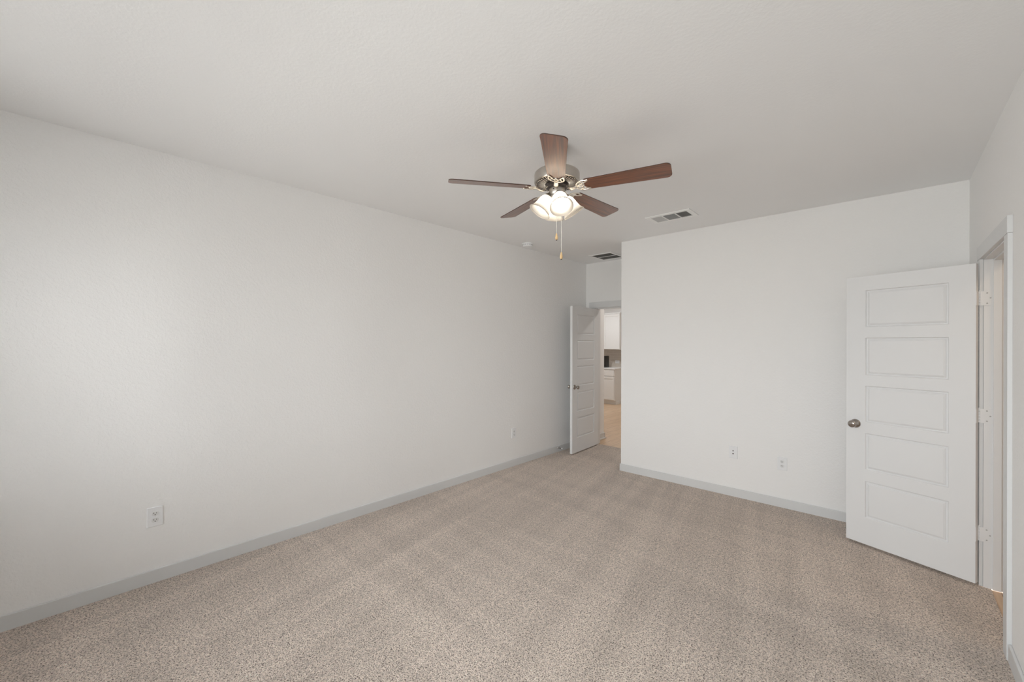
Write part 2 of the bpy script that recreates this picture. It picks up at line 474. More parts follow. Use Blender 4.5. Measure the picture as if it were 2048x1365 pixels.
# ------------------------------------------------------------------ door casings and jambs
CW, CT = 0.085, 0.020
bm = B()                                   # side doorway, casing on the bedroom face
x0, x1 = XR - 0.017, XR
ci, co = DY0 - 0.006, DY0 - 0.006 - CW     # near leg inner / outer edge
fi, fo = DY1 + 0.006, DY1 + 0.006 + CW
box(bm, x0, x1, co, ci, 0, DH + 0.006)
box(bm, x0, x1, fi, fo, 0, DH + 0.006)
box(bm, x0 - 0.002, x1, co - 0.002, fo + 0.002, DH + 0.0065, DH + 0.006 + CW)
struct('trim_1', bm, M_TRIM, 'grey white flat casing around the right hand doorway', 'door casing', bevel=0.0015)
bm = B()
JX0, JX1 = XR + 0.0005, XR + WT
box(bm, JX0, JX1, DY0 - 0.018, DY0, 0, DH)
box(bm, JX0, JX1, DY1, DY1 + 0.018, 0, DH)
box(bm, JX0, JX1, DY0 - 0.018, DY1 + 0.018, DH, DH + 0.018)
sx0, sx1 = XR + 0.040, XR + 0.075          # stop moulding
box(bm, sx0, sx1, DY0, DY0 + 0.011, 0, DH); box(bm, sx0, sx1, DY1 - 0.011, DY1, 0, DH)
box(bm, sx0, sx1, DY0 + 0.011, DY1 - 0.011, DH - 0.011, DH)
struct('trim_2', bm, M_DOOR, 'white door jamb with stop inside the right hand doorway', 'door jamb', bevel=0.001)

bm = B()                                   # entry doorway
y1_, y0_ = YF, YF - CT
box(bm, EX0 - 0.006 - CW - 0.02, EX0 - 0.006, y0_, y1_, 0, DH + 0.006)
box(bm, EX1 + 0.006, EX1 + 0.006 + CW, y0_, y1_, 0, DH + 0.006)
box(bm, EX0 - 0.006 - CW - 0.02, EX1 + 0.006 + CW, y0_ - 0.002, y1_, DH + 0.0065, DH + 0.006 + CW)
struct('trim_3', bm, M_TRIM, 'grey white flat casing around the far entry doorway', 'door casing', bevel=0.0015)
bm = B()
box(bm, EX0 - 0.018, EX0, YF + 0.0005, YF + WT, 0, DH); box(bm, EX1, EX1 + 0.018, YF + 0.0005, YF + WT, 0, DH)
box(bm, EX0 - 0.018, EX1 + 0.018, YF + 0.0005, YF + WT, DH, DH + 0.018)
box(bm, EX0, EX0 + 0.011, YF + 0.04, YF + 0.075, 0, DH); box(bm, EX1 - 0.011, EX1, YF + 0.04, YF + 0.075, 0, DH)
box(bm, EX0 + 0.011, EX1 - 0.011, YF + 0.04, YF + 0.075, DH - 0.011, DH)
struct('trim_4', bm, M_DOOR, 'white door jamb with stop inside the far entry doorway', 'door jamb', bevel=0.001)

# ------------------------------------------------------------------ five panel doors
PZ = [(0.212, 0.487), (0.573, 0.846), (0.928, 1.203), (1.282, 1.563), (1.644, 1.920)]
def door_leaf(W, T, z0, z1, px0, px1, zoff):
    """leaf runs x 0..W, y -T..0, both faces with five moulded panels"""
    bm = B()
    loops = [(0.0, 0.0), (0.0025, -0.0030), (0.005, -0.0100), (0.0135, -0.0100), (0.0155, -0.0070), (0.026, -0.0020), (0.028, -0.0020)]
    zs = [z0] + [q + zoff for p in PZ for q in p] + [z1]
    for side in (0, 1):
        def P(x, z, d):
            return bm.verts.new((x, d if side == 0 else -T - d, z))
        for i in range(len(zs) - 1):
            a, b_ = zs[i], zs[i + 1]
            for xa, xb, ispan in ((0, px0, 0), (px0, px1, i % 2), (px1, W, 0)):
                if ispan:
                    rings = []
                    for off, d in loops:
                        rings.append([P(xa + off, a + off, d), P(xb - off, a + off, d), P(xb - off, b_ - off, d), P(xa + off, b_ - off, d)])
                    for r0, r1 in zip(rings, rings[1:]):
                        for k in range(4):
                            bm.faces.new((r0[k], r0[(k + 1) % 4], r1[(k + 1) % 4], r1[k]))
                    bm.faces.new(rings[-1])
                else:
                    bm.faces.new((P(xa, a, 0), P(xb, a, 0), P(xb, b_, 0), P(xa, b_, 0)))
    for xx in (0, W):
        bm.faces.new([bm.verts.new(p) for p in ((xx, 0, z0), (xx, -T, z0), (xx, -T, z1), (xx, 0, z1))])
    for zz in (z0, z1):
        bm.faces.new([bm.verts.new(p) for p in ((0, 0, zz), (W, 0, zz), (W, -T, zz), (0, -T, zz))])
    bmesh.ops.remove_doubles(bm, verts=bm.verts[:], dist=1e-5)
    return bm

def knob_mesh():
    """rose and knob along +Z from the door face"""
    bm = B()
    lathe(bm, [(0, 0.0), (0.033, 0.0), (0.033, 0.003), (0.029, 0.008), (0.018, 0.014), (0.0125, 0.018), (0.0115, 0.030),
               (0.014, 0.036), (0.022, 0.042), (0.0265, 0.050), (0.0265, 0.057), (0.0225, 0.064), (0.015, 0.067), (0.0, 0.0675)], 32)
    return bm
def button_mesh():
    bm = B(); lathe(bm, [(0.0, 0.066), (0.006, 0.0665), (0.006, 0.0705), (0.0045, 0.072), (0, 0.072)], 16); return bm

def rounded_leaf(bm, y, x0, x1, z0, z1, t, r=0.012):
    """hinge plate in the XZ plane with the two corners at x1 rounded"""
    pts = [(x0, z0), (x1 - r, z0)] + [(x1 - r + r * sin(a), z0 + r - r * cos(a)) for a in [radians(q) for q in (22, 45, 67)]] + [(x1, z0 + r), (x1, z1 - r)]
    pts += [(x1 - r + r * cos(a), z1 - r + r * sin(a)) for a in [radians(q) for q in (22, 45, 67)]] + [(x1 - r, z1), (x0, z1)]
    a = [bm.verts.new((p[0], y, p[1])) for p in pts]; b = [bm.verts.new((p[0], y + t, p[1])) for p in pts]
    n = len(pts); bm.faces.new(a); bm.faces.new(list(reversed(b)))
    for i in range(n): bm.faces.new((a[i], b[i], b[(i + 1) % n], a[(i + 1) % n]))

# side door: hinged on the far jamb, swung about 110 degrees into the room.
# Root at the hinge pin; in the leaf frame +X runs from hinge to latch and -Y... faces the camera side.
PIN = Vector((0.4195, 3.911, 0.0))
ANG = radians(159.5)
d1 = tag(empty('door_1', PIN, ANG), 'white five panel door standing open against the back wall, silver knob on its left edge', 'door', kind='structure')
# local frame: x along the leaf, y = rotz(x)+90deg -> for 159.5deg local +y points towards the camera
DW1, DT = 0.690, 0.035
leaf = door_leaf(DW1, DT, 0.020, 2.033, 0.122, 0.571, 0.008)
obj('door_leaf', leaf, M_DOOR, d1, mtx=Matrix.Translation((0.005, 0.042, 0)), bevel=0.0012)
def knobs_at(root, x, z, yface, T):
    for s in (0, 1):
        m = (Matrix.Translation((x, yface if s == 0 else yface - T, z)) @ Matrix.Rotation(-pi / 2 if s == 0 else pi / 2, 4, 'X'))
        k = obj('knob', knob_mesh(), M_KNOB, root, smooth=True, mtx=m, angle=40)
        k['label'] = 'satin nickel door knob'
        obj('knob_button', button_mesh(), M_KNOB, k, smooth=True)
knobs_at(d1, 0.005 + DW1 - 0.060, 0.918, 0.042, DT)
for zc in (0.330, 1.074, 1.813):
    # barrel with five knuckles on the pin, one plate on the jamb, one on the door heel
    bm = B()
    for i in range(5):
        za = -0.0445 + i * 0.0178
        lathe(bm, [(0, za + .0004), (0.0058, za + .0004), (0.0062, za + 0.0012), (0.0062, za + 0.0166), (0.0058, za + 0.0174), (0, za + 0.0174)], 14)
    lathe(bm, [(0, 0.0445), (0.0042, 0.0445), (0.0052, 0.047), (0.004, 0.0505), (0, 0.0515)], 12)
    h = obj('hinge', bm, M_DOOR, d1, smooth=True, loc=(0, 0, zc)); h['label'] = 'white painted door hinge'
    rt = Matrix.Rotation(-ANG, 4, 'Z')         # jamb plate is fixed in world directions
    bm = B(); rounded_leaf(bm, 0, 0.0, 0.058, -0.0445, 0.0445, 0.0030)
    # world: plate lies on the jamb face y = DY1, x from pin to XR+0.037
    pl = obj('hinge_plate', bm, M_DOOR, h, mtx=rt @ Matrix.Translation((0.002, DY1 - PIN.y - 0.0034, 0)))
    bm = B()
    for sx_, sz_ in ((0.028, 0.032), (0.042, 0.0), (0.028, -0.032)):
        lathe(bm, [(0, 0), (0.0042, 0), (0.0035, 0.0012), (0, 0.0006)], 10,
              Matrix.Translation((sx_, 0, sz_)) @ Matrix.Rotation(pi / 2, 4, 'X'))
    obj('screw', bm, M_SCREW, pl)
    bm = B(); box(bm, 0.0032, 0.005, 0.004, 0.040, -0.0445, 0.0445)
    obj('hinge_plate', bm, M_DOOR, h)

# entry door: hinged on the left jamb, opened towards the camera along the left wall
ANG2 = radians(-86.6)
P2 = Vector((EX0 + 0.002, YF - 0.006, 0))
d2 = tag(empty('door_2', P2, ANG2), 'white five panel door open at the far entry, beside the left wall', 'door', kind='structure')
DW2 = 0.755
obj('door_leaf', door_leaf(DW2, DT, 0.018, 2.036, 0.130, 0.625, 0.008), M_DOOR, d2, mtx=Matrix.Translation((0.004, 0.040, 0)), bevel=0.0012)
knobs_at(d2, 0.004 + DW2 - 0.060, 0.925, 0.040, DT)
for zc in (0.28, 1.05, 1.80):
    bm = B()
    for i in range(5):
        za = -0.0445 + i * 0.0178
        lathe(bm, [(0, za + .0004), (0.006, za + .0004), (0.006, za + 0.0174), (0, za + 0.0174)], 12)
    obj('hinge', bm, M_DOOR, d2, smooth=True, loc=(-0.002, -0.002, zc))

# ------------------------------------------------------------------ ceiling fan
FC = Vector((-1.5135, 2.0565, H))
fan = tag(empty('ceiling_fan', FC), 'brushed nickel ceiling fan with five dark wood blades and four lit glass shades', 'ceiling fan')
Z = lambda z: z - H                        # height above floor -> fan frame
bm = B()
lathe(bm, [(0, 0), (0.066, 0), (0.066, -0.012), (0.055, -0.040), (0.030, -0.058), (0.014, -0.062), (0, -0.062)], 40)
obj('canopy', bm, M_NICKEL, fan, smooth=True)
bm = B(); lathe(bm, [(0.0125, -0.060), (0.0125, Z(2.612)), (0.0, Z(2.612))], 20)
obj('downrod', bm, M_NICKEL, fan, smooth=True)
bm = B()
lathe(bm, [(0, Z(2.626)), (0.026, Z(2.625)), (0.034, Z(2.606)), (0.080, Z(2.596)), (0.125, Z(2.580)), (0.137, Z(2.570)), (0.1395, Z(2.562)),
           (0.1395, Z(2.517)), (0.1375, Z(2.512)), (0.131, Z(2.510)), (0.128, Z(2.512)), (0.072, Z(2.506)), (0.070, Z(2.516)), (0, Z(2.516))], 64)
obj('motor_housing', bm, M_NICKEL, fan, smooth=True)
bm = B()                                    # dark vent slots between cast ribs under the motor
for i in range(44):
    a = 2 * pi * i / 44
    vs_ = box(bm, 0.080, 0.124, -0.0026, 0.0026, Z(2.5035), Z(2.5085))
    bmesh.ops.transform(bm, matrix=Matrix.Rotation(a, 4, 'Z'), verts=vs_)
vg = obj('vent_slots', bm, M_DARK, fan)
bm = B()
for i in range(44):
    a = 2 * pi * (i + 0.5) / 44
    vs_ = tube(bm, [(0.0735, 0, Z(2.5045)), (0.10, 0, Z(2.5055)), (0.127, 0, Z(2.5085))], [0.0022, 0.0036, 0.0046], 0.0035, 6)
    bmesh.ops.transform(bm, matrix=Matrix.Rotation(a, 4, 'Z'), verts=vs_)
obj('vent_ribs', bm, M_IRON, fan, smooth=True)
bm = B(); lathe(bm, [(0, Z(2.505)), (0.067, Z(2.505)), (0.068, Z(2.500)), (0.068, Z(2.486)), (0.060, Z(2.480)), (0, Z(2.480))], 40)
obj('flywheel', bm, M_DARK, fan, smooth=True)
bm = B()
lathe(bm, [(0, Z(2.486)), (0.048, Z(2.486)), (0.0495, Z(2.483)), (0.0495, Z(2.440)), (0.047, Z(2.436)), (0.047, Z(2.432)), (0.052, Z(2.428)),
           (0.052, Z(2.410)), (0.045, Z(2.398)), (0.024, Z(2.388)), (0.010, Z(2.385)), (0.008, Z(2.378)), (0, Z(2.376))], 40)
obj('switch_housing', bm, M_NICKEL, fan, smooth=True)
bm = B(); lathe(bm, [(0, 0), (0.004, 0), (0.004, 0.004), (0, 0.004)], 10)
an = radians(-47.5 - 30)
obj('switch', bm, M_DARK, fan, mtx=Matrix.Translation((0.0495 * cos(an), 0.0495 * sin(an), Z(2.463))) @ Matrix.Rotation(an, 4, 'Z') @ Matrix.Rotation(pi / 2, 4, 'Y'))

BZ = Z(2.4775)
def blade_bm():
    bm = B()
    u0, u1, w0, w1, t = 0.172, 0.662, 0.052, 0.0675, 0.0055
    pts = []
    rc = 0.030
    def wid(u): return w0 + (w1 - w0) * (u - u0) / (u1 - u0)
    pts += [(u0, -w0 + 0.012), (u0 + 0.010, -w0)]
    for k in range(1, 8): u = u0 + 0.01 + (u1 - rc - u0 - 0.01) * k / 8; pts.append((u, -wid(u)))
    for k in range(0, 7):
        a = -pi / 2 + (pi / 2) * k / 6; pts.append((u1 - rc + rc * cos(a), -w1 + rc + rc * sin(a)))
    for k in range(0, 7):
        a = (pi / 2) * k / 6; pts.append((u1 - rc + rc * cos(a), w1 - rc + rc * sin(a)))
    for k in range(7, 0, -1): u = u0 + 0.01 + (u1 - rc - u0 - 0.01) * k / 8; pts.append((u, wid(u)))
    pts += [(u0 + 0.010, w0), (u0, w0 - 0.012)]
    lo = [bm.verts.new((p[0], p[1], -t / 2)) for p in pts]; hi = [bm.verts.new((p[0], p[1], t / 2)) for p in pts]
    bm.faces.new(list(reversed(lo))); bm.faces.new(hi)
    n = len(pts)
    for i in range(n):
        f = bm.faces.new((lo[i], lo[(i + 1) % n], hi[(i + 1) % n], hi[i])); f.material_index = 1
    return bm

def iron_bm():
    """cast blade bracket: cranked arm opening into a pierced, scalloped medallion under the blade"""
    bm = B(); zb = -0.0062
    arm = smooth_path([(0.058, 0, 0.010), (0.070, 0, 0.004), (0.080, 0, -0.013), (0.096, 0, -0.0185), (0.112, 0, -0.014), (0.126, 0, zb - 0.002)], 5)
    n = len(arm)
    tube(bm, arm, [0.0115 + 0.003 * (1 - abs(2 * i / (n - 1) - 1)) for i in range(n)], 0.0055, 8)
    hr = 0.0048; fl = 0.0034
    outer = []
    for k in range(0, 25):
        a = radians(-112 + 224 * k / 24)
        outer.append((0.171 - 0.047 * cos(a), 0.047 * sin(a), zb))
    outer = [(0.203, -0.0465, zb)] + [p for p in outer if True] + [(0.203, 0.0465, zb)]
    tube(bm, outer, hr, fl, 8)
    sc = smooth_path([(0.203, -0.0465, zb), (0.190, -0.034, zb), (0.179, -0.026, zb), (0.166, -0.022, zb), (0.158, -0.013, zb),
                      (0.166, -0.004, zb), (0.172, 0.0, zb), (0.166, 0.004, zb), (0.158, 0.013, zb), (0.166, 0.022, zb), (0.179, 0.026, zb),
                      (0.190, 0.034, zb), (0.203, 0.0465, zb)], 4)
    tube(bm, sc, hr, fl, 8)
    tube(bm, [(0.124, 0, zb), (0.158, -0.013, zb)], hr, fl, 8)
    tube(bm, [(0.124, 0, zb), (0.158, 0.013, zb)], hr, fl, 8)
    tube(bm, [(0.140, -0.037, zb), (0.172, -0.0235, zb)], hr * 0.8, fl, 8)
    tube(bm, [(0.140, 0.037, zb), (0.172, 0.0235, zb)], hr * 0.8, fl, 8)
    for u, v in ((0.1985, -0.042), (0.1985, 0.042), (0.171, 0.0)):
        lathe(bm, [(0, -0.0045), (0.0045, -0.0035), (0.006, 0.0), (0.006, 0.004), (0, 0.004)], 12, Matrix.Translation((u, v, zb)))
    return bm

PH = radians(17.0); PITCH = radians(12.0)
blade_me = iron_me = None
for k in range(5):
    a = PH - k * 2 * pi / 5
    mtx = Matrix.Translation((0, 0, BZ)) @ Matrix.Rotation(a, 4, 'Z') @ Matrix.Rotation(-PITCH, 4, 'X')
    if k == 0:
        bl = obj('blade', blade_bm(), [M_BLADE, M_BEDGE], fan, mtx=mtx, bevel=0.0012)
        ir = obj('blade_bracket', iron_bm(), M_IRON, bl, smooth=True)
        ir['label'] = 'pierced nickel blade bracket'
        blade0, iron0 = bl, ir
    else:
        bl = blade0.copy(); COL.objects.link(bl); bl.parent = fan; bl.matrix_local = mtx
        ir = iron0.copy(); COL.objects.link(ir); ir.parent = bl

TILT = radians(33)
prof_o = [(0.0275, 0.0), (0.034, 0.006), (0.043, 0.022), (0.0475, 0.042), (0.050, 0.062), (0.0545, 0.082), (0.061, 0.098), (0.069, 0.108)]
prof = prof_o + [(0.0705, 0.1085), (0.0708, 0.1100), (0.0692, 0.1112), (0.0676, 0.1098), (0.0678, 0.1075)]   # rolled lip
for k in range(4):
    a = radians(-39 + 90 * k)
    mtx = (Matrix.Translation((0.050 * cos(a), 0.050 * sin(a), Z(2.421))) @ Matrix.Rotation(a, 4, 'Z')
           @ Matrix.Rotation(-TILT, 4, 'Y') @ Matrix.Rotation(pi, 4, 'X'))
    # local +Z now points down and outwards
    if k == 0:
        bm = B(); lathe(bm, [(0, -0.030), (0.015, -0.028), (0.024, -0.014), (0.030, -0.006), (0.0305, 0.006), (0.026, 0.008), (0, 0.008)], 28)
        so = obj('lamp_holder', bm, M_NICKEL, fan, smooth=True, mtx=mtx)
        bm = B(); lathe(bm, prof, 44)
        sh = obj('lamp_shade', bm, M_FROST, so, smooth=True, angle=60)
        sh['label'] = 'lit frosted white glass bell shade'
        bm = B()
        lathe(bm, [(0.012, 0.008), (0.013, 0.022), (0.019, 0.034), (0.027, 0.048), (0.0305, 0.062), (0.030, 0.073), (0.025, 0.084), (0.016, 0.091), (0, 0.094)], 28)
        bu = obj('light_bulb', bm, M_BULB, so, smooth=True, angle=80)
        bu['label'] = 'glowing white bulb'
        lamp0 = (so, sh, bu)
    else:
        so = lamp0[0].copy(); COL.objects.link(so); so.parent = fan; so.matrix_local = mtx
        for q in lamp0[1:]:
            c = q.copy(); COL.objects.link(c); c.parent = so

RV = Vector((cos(YAW), sin(YAW), 0)); FV = Vector((-sin(YAW), cos(YAW), 0))
for lat, zt, zb_ in ((-0.003, 2.201, 2.159), (0.0265, 2.085, 2.041)):
    p = RV * lat - FV * 0.012
    bm = B(); z = Z(2.392)
    # beaded chain
    ztop, zend = Z(2.392), Z(zt)
    tube(bm, [(0, 0, ztop), (0, 0, zend)], 0.0013, seg=6)
    nb = int((ztop - zend) / 0.0048)
    for i in range(nb):
        zc = ztop - 0.0024 - i * 0.0048
        lathe(bm, [(0, zc + 0.0019), (0.0022, zc + 0.0009), (0.0022, zc - 0.0009), (0, zc - 0.0019)], 6)
    ch = obj('pull_chain', bm, M_CHAIN, fan, smooth=True, loc=p)
    bm = B(); hgt = zt - zb_
    lathe(bm, [(0, 0), (0.0032, -0.002), (0.0050, -0.012), (0.0080, -0.024), (0.0088, -0.032), (0.0075, -0.039), (0.0050, -hgt)], 20)
    kb = obj('pull_knob', bm, M_PULL, ch, smooth=True, loc=(0, 0, Z(zt)), angle=70); kb['label'] = 'pale wood teardrop pull'
    bm = B(); lathe(bm, [(0.0050, -hgt), (0.0055, -hgt - 0.0005), (0.004, -hgt - 0.0035), (0, -hgt - 0.0045)], 14)
    obj('pull_knob_tip', bm, M_DARK, ch, smooth=True, loc=(0, 0, Z(zt)))

# ------------------------------------------------------------------ ceiling vents
def frame_bm(x0, x1, y0, y1, w_, z0, z1):
    bm = B()
    box(bm, x0, x1, y0, y0 + w_, z0, z1); box(bm, x0, x1, y1 - w_, y1, z0, z1)
    box(bm, x0, x0 + w_, y0 + w_, y1 - w_, z0, z1); box(bm, x1 - w_, x1, y0 + w_, y1 - w_, z0, z1)
    return bm

def slat(bm, c, half, wd, ang, axis, t=0.0012):
    vs_ = box(bm, -half, half, -wd / 2, wd / 2, -t / 2, t / 2)
    m = Matrix.Rotation(ang, 4, 'X')
    if axis == 'y': m = Matrix.Rotation(pi / 2, 4, 'Z') @ m
    bmesh.ops.transform(bm, matrix=Matrix.Translation(c) @ m, verts=vs_)

sv = tag(empty('ceiling_vent', (-1.5375, 3.929, H)), 'white three section supply air register on the ceiling right of the fan', 'vent')
SXW, SYW = 0.209, 0.129
bm = frame_bm(-SXW, SXW, -SYW, SYW, 0.042, -0.009, -0.0002)
for xm in (-0.0605, 0.0605): box(bm, xm - 0.006, xm + 0.006, -SYW + 0.042, SYW - 0.042, -0.008, -0.0002)
obj('vent_frame', bm, M_FRAME, sv, bevel=0.003)
bm = B(); box(bm, -SXW + 0.03, SXW - 0.03, -SYW + 0.03, SYW - 0.03, -0.0012, -0.0002)
obj('vent_backing', bm, M_GRAYVOID, sv)
for sec, (cx, ang, axis) in enumerate(((-0.114, radians(-38), 'y'), (0.0, radians(30), 'x'), (0.114, radians(38), 'y'))):
    bm = B()
    if axis == 'y':
        for i in range(9): slat(bm, (cx - 0.047 + i * 0.0118, 0, -0.0055), SYW - 0.042, 0.0105, ang, 'y')
    else:
        for i in range(15): slat(bm, (cx, -0.082 + i * 0.0118, -0.0055), 0.055, 0.0105, ang, 'x')
    obj('vent_slats', bm, M_SLAT, sv)

rv = tag(empty('ceiling_vent', (-2.900, 5.108, H)), 'white return air grille with dark slots on the ceiling above the entry', 'vent')
RX, RY = 0.176, 0.198
bm = frame_bm(-RX, RX, -RY, RY, 0.034, -0.008, -0.0002)
box(bm, -RX + 0.034, RX - 0.034, -0.008, 0.008, -0.0085, -0.0002)
obj('vent_frame', bm, M_FRAME, rv, bevel=0.0025)
bm = B(); box(bm, -RX + 0.025, RX - 0.025, -RY + 0.025, RY - 0.025, -0.0012, -0.0002)
obj('vent_backing', bm, M_VOID, rv)
bm = B()
for i in range(24):
    yy = -RY + 0.041 + i * 0.0136
    if abs(yy) > 0.010: slat(bm, (0, yy, -0.0050), RX - 0.034, 0.0075, radians(62), 'x')
obj('vent_slats', bm, plain('grille_grey', (0.24, 0.235, 0.22), 0.5), rv)

# smoke detector
sd = tag(empty('smoke_detector', (-3.258, 3.835, H)), 'small round white smoke detector on the ceiling near the left wall', 'smoke detector')
bm = B(); lathe(bm, [(0, 0), (0.072, 0), (0.072, -0.008), (0.069, -0.011), (0, -0.011)], 36); obj('mounting_plate', bm, M_PLAST, sd, smooth=True)
bm = B(); lathe(bm, [(0.060, -0.010), (0.060, -0.030), (0.056, -0.038), (0.040, -0.043), (0.038, -0.041), (0.018, -0.041), (0.016, -0.044), (0, -0.045)], 36)
obj('detector_body', bm, M_PLAST, sd, smooth=True)
bm = B()
for i in range(14):
    a = 2 * pi * i / 14
    v_ = box(bm, 0.0585, 0.0606, -0.009, 0.009, -0.0225, -0.0195); bmesh.ops.transform(bm, matrix=Matrix.Rotation(a, 4, 'Z'), verts=v_)
obj('vent_slots', bm, M_VOID, sd)

# ------------------------------------------------------------------ wall plates (local: plate in XZ, facing -Y)
def plate_bm(w_=0.080, h_=0.124, t=0.006):
    bm = B(); vs0 = box(bm, -w_ / 2, w_ / 2, -t, 0, -h_ / 2, h_ / 2)
    for v in bm.verts:
        if v.co.y < -t / 2: v.co.x *= 0.93; v.co.z *= 0.955
    return bm

def receptacle_bm():
    bm = B(); seg = []
    for k in range(28):
        a = 2 * pi * k / 28; x = 0.0172 * cos(a); z = 0.0172 * sin(a); z = max(-0.0135, min(0.0135, z)); seg.append((x, z))
    a = [bm.verts.new((x, 0, z)) for x, z in seg]; b = [bm.verts.new((x * 0.97, -0.0026, z * 0.97)) for x, z in seg]
    bm.faces.new(b)
    for i in range(28): bm.faces.new((a[i], a[(i + 1) % 28], b[(i + 1) % 28], b[i]))
    return bm

def slots_bm():
    bm = B()
    box(bm, -0.0078, -0.0054, -0.0031, -0.0020, -0.0005, 0.0080)
    box(bm, 0.0054, 0.0078, -0.0031, -0.0020, 0.0005, 0.0072)
    lathe(bm, [(0, 0.0020), (0.0028, 0.0020), (0.0028, 0.0031), (0, 0.0031)], 14, Matrix.Translation((0, 0, -0.0066)) @ Matrix.Rotation(pi / 2, 4, 'X'))
    return bm

def outlet(loc, rotz, label, roty=0.0):
    r = tag(empty('wall_outlet', loc, rotz), label, 'outlet', 'white duplex wall outlets')
    if roty: r.rotation_euler = (0, roty, rotz)
    obj('cover_plate', plate_bm(), M_PLAST, r, bevel=0.0012)
    for dz in (0.0205, -0.0205):
        q = obj('receptacle', receptacle_bm(), M_WHITE, r, loc=(0, -0.0058, dz))
        obj('slots', slots_bm(), M_SLOT, q)
    bm = B(); lathe(bm, [(0, 0.0), (0.003, 0.0), (0.0024, 0.0012), (0, 0.0014)], 12, Matrix.Translation((0, -0.0058, 0)) @ Matrix.Rotation(pi / 2, 4, 'X'))
    obj('screw', bm, M_WHITE, r)
    return r

outlet((XL, 0.396, 0.415), pi / 2, 'white duplex outlet low on the left wall, nearest the camera')
outlet((XL, 3.788, 0.409), pi / 2, 'white duplex outlet low on the left wall, close to the entry door')
outlet((-0.7355, YB, 0.405), 0, 'white duplex outlet low on the back wall, nearer the open white door')
r = tag(empty('wall_jack', (-1.150, YB, 0.439)), 'white wall plate with two dark round jacks low on the back wall', 'wall plate')
obj('cover_plate', plate_bm(), M_PLAST, r, bevel=0.0012)
for dz, rr in ((0.015, 0.0050), (-0.014, 0.0062)):
    bm = B(); lathe(bm, [(0, 0.004), (rr, 0.004), (rr, 0.010), (rr * 0.6, 0.0102), (rr * 0.6, 0.0135), (0, 0.0135)], 16, Matrix.Rotation(pi / 2, 4, 'X'))
    obj('jack', bm, M_DARK, r, loc=(0, 0, dz))

# spring door stop on the left baseboard
ds = tag(empty('door_stop', (XL + BT, 4.700, 0.058)), 'small metal door stop on the left baseboard beside the entry door', 'door stop')
RY90 = Matrix.Rotation(pi / 2, 4, 'Y')
bm = B(); lathe(bm, [(0, 0), (0.013, 0), (0.012, 0.004), (0.008, 0.008), (0, 0.008)], 18, RY90); obj('base', bm, M_CHROME, ds, smooth=True)
bm = B(); pts = [(0.006 + 0.055 * i / 110, 0.0055 * cos(i * 2 * pi / 10), 0.0055 * sin(i * 2 * pi / 10)) for i in range(111)]
tube(bm, pts, 0.0015, seg=5); obj('spring', bm, M_CHROME, ds, smooth=True)
bm = B(); lathe(bm, [(0, 0.060), (0.0085, 0.060), (0.0095, 0.064), (0.0095, 0.071), (0.007, 0.075), (0, 0.076)], 16, RY90); obj('bumper', bm, M_PLAST, ds, smooth=True)

# ------------------------------------------------------------------ hall and kitchen beyond the entry
KX0, KX1, KY1 = -7.2, -0.9, 9.89
bm = B(); box(bm, KX0, KX1, YF + 0.055, KY1, -0.07, -0.008)
struct('floor_hall', bm, M_PLANK, 'light oak plank floor of the hall and kitchen beyond the entry', 'floor')
bm = B(); box(bm, KX0, KX1, YF + WT, KY1 + WT, H, H + 0.1)
struct('ceiling_hall', bm, M_CEIL, 'white ceiling of the kitchen beyond the entry', 'ceiling')
bm = B(); box(bm, KX0, KX1, KY1, KY1 + WT, -0.07, H)
struct('wall_kitchen', bm, M_WALL, 'cream kitchen wall seen above the cabinets', 'wall')
bm = B(); box(bm, KX0 - WT, KX0, YF + WT, KY1 + WT, -0.07, H); box(bm, KX1, KX1 + WT, YF + WT, KY1 + WT, -0.07, H)
box(bm, KX0, XL - WT, YF, YF + WT, -0.07, H); box(bm, XC + WT, KX1, YF, YF + WT, -0.07, H)
struct('wall_outer', bm, M_WALL, 'white outer walls of the kitchen', 'wall')
bm = B(); box(bm, XL - 0.10, -3.398, YF + WT, 5.905, -0.07, H)
struct('wall_hall', bm, M_WALL, 'end of the white hall wall seen through the entry doorway', 'wall')
bm = B(); box(bm, -3.398, -3.385, YF + WT, 5.918, -0.02, 0.088); box(bm, XL - 0.10, -3.385, 5.905, 5.918, -0.02, 0.088)
struct('baseboard_hall', bm, M_TRIM, 'grey white baseboard at the end of the hall wall', 'baseboard', bevel=0.003)
bm = B(); box(bm, -3.385, -3.372, YF + WT, 5.931, -0.008, 0.012); box(bm, XL - 0.10, -3.372, 5.918, 5.931, -0.008, 0.012)
struct('trim_5', bm, M_CAB, 'white shoe moulding at the foot of the hall baseboard', 'moulding', bevel=0.003)

KE, KF, KB = -5.040, 9.280, KY1            # cabinet end, cabinet front, wall behind
bm = B(); box(bm, KX0, -4.4, KY1 - 0.010, KY1, 0.905, 1.372)
struct('trim_6', bm, M_TILE, 'beige tile backsplash between the white kitchen cabinets', 'backsplash')

def shaker(bm, x0, x1, z0, z1, y, rail=0.057, t=0.019, rec=0.008):
    box(bm, x0, x1, y - t, y, z0, z0 + rail); box(bm, x0, x1, y - t, y, z1 - rail, z1)
    box(bm, x0, x0 + rail, y - t, y, z0 + rail, z1 - rail); box(bm, x1 - rail, x1, y - t, y, z0 + rail, z1 - rail)
    box(bm, x0 + rail, x1 - rail, y - t + rec, y, z0 + rail, z1 - rail)

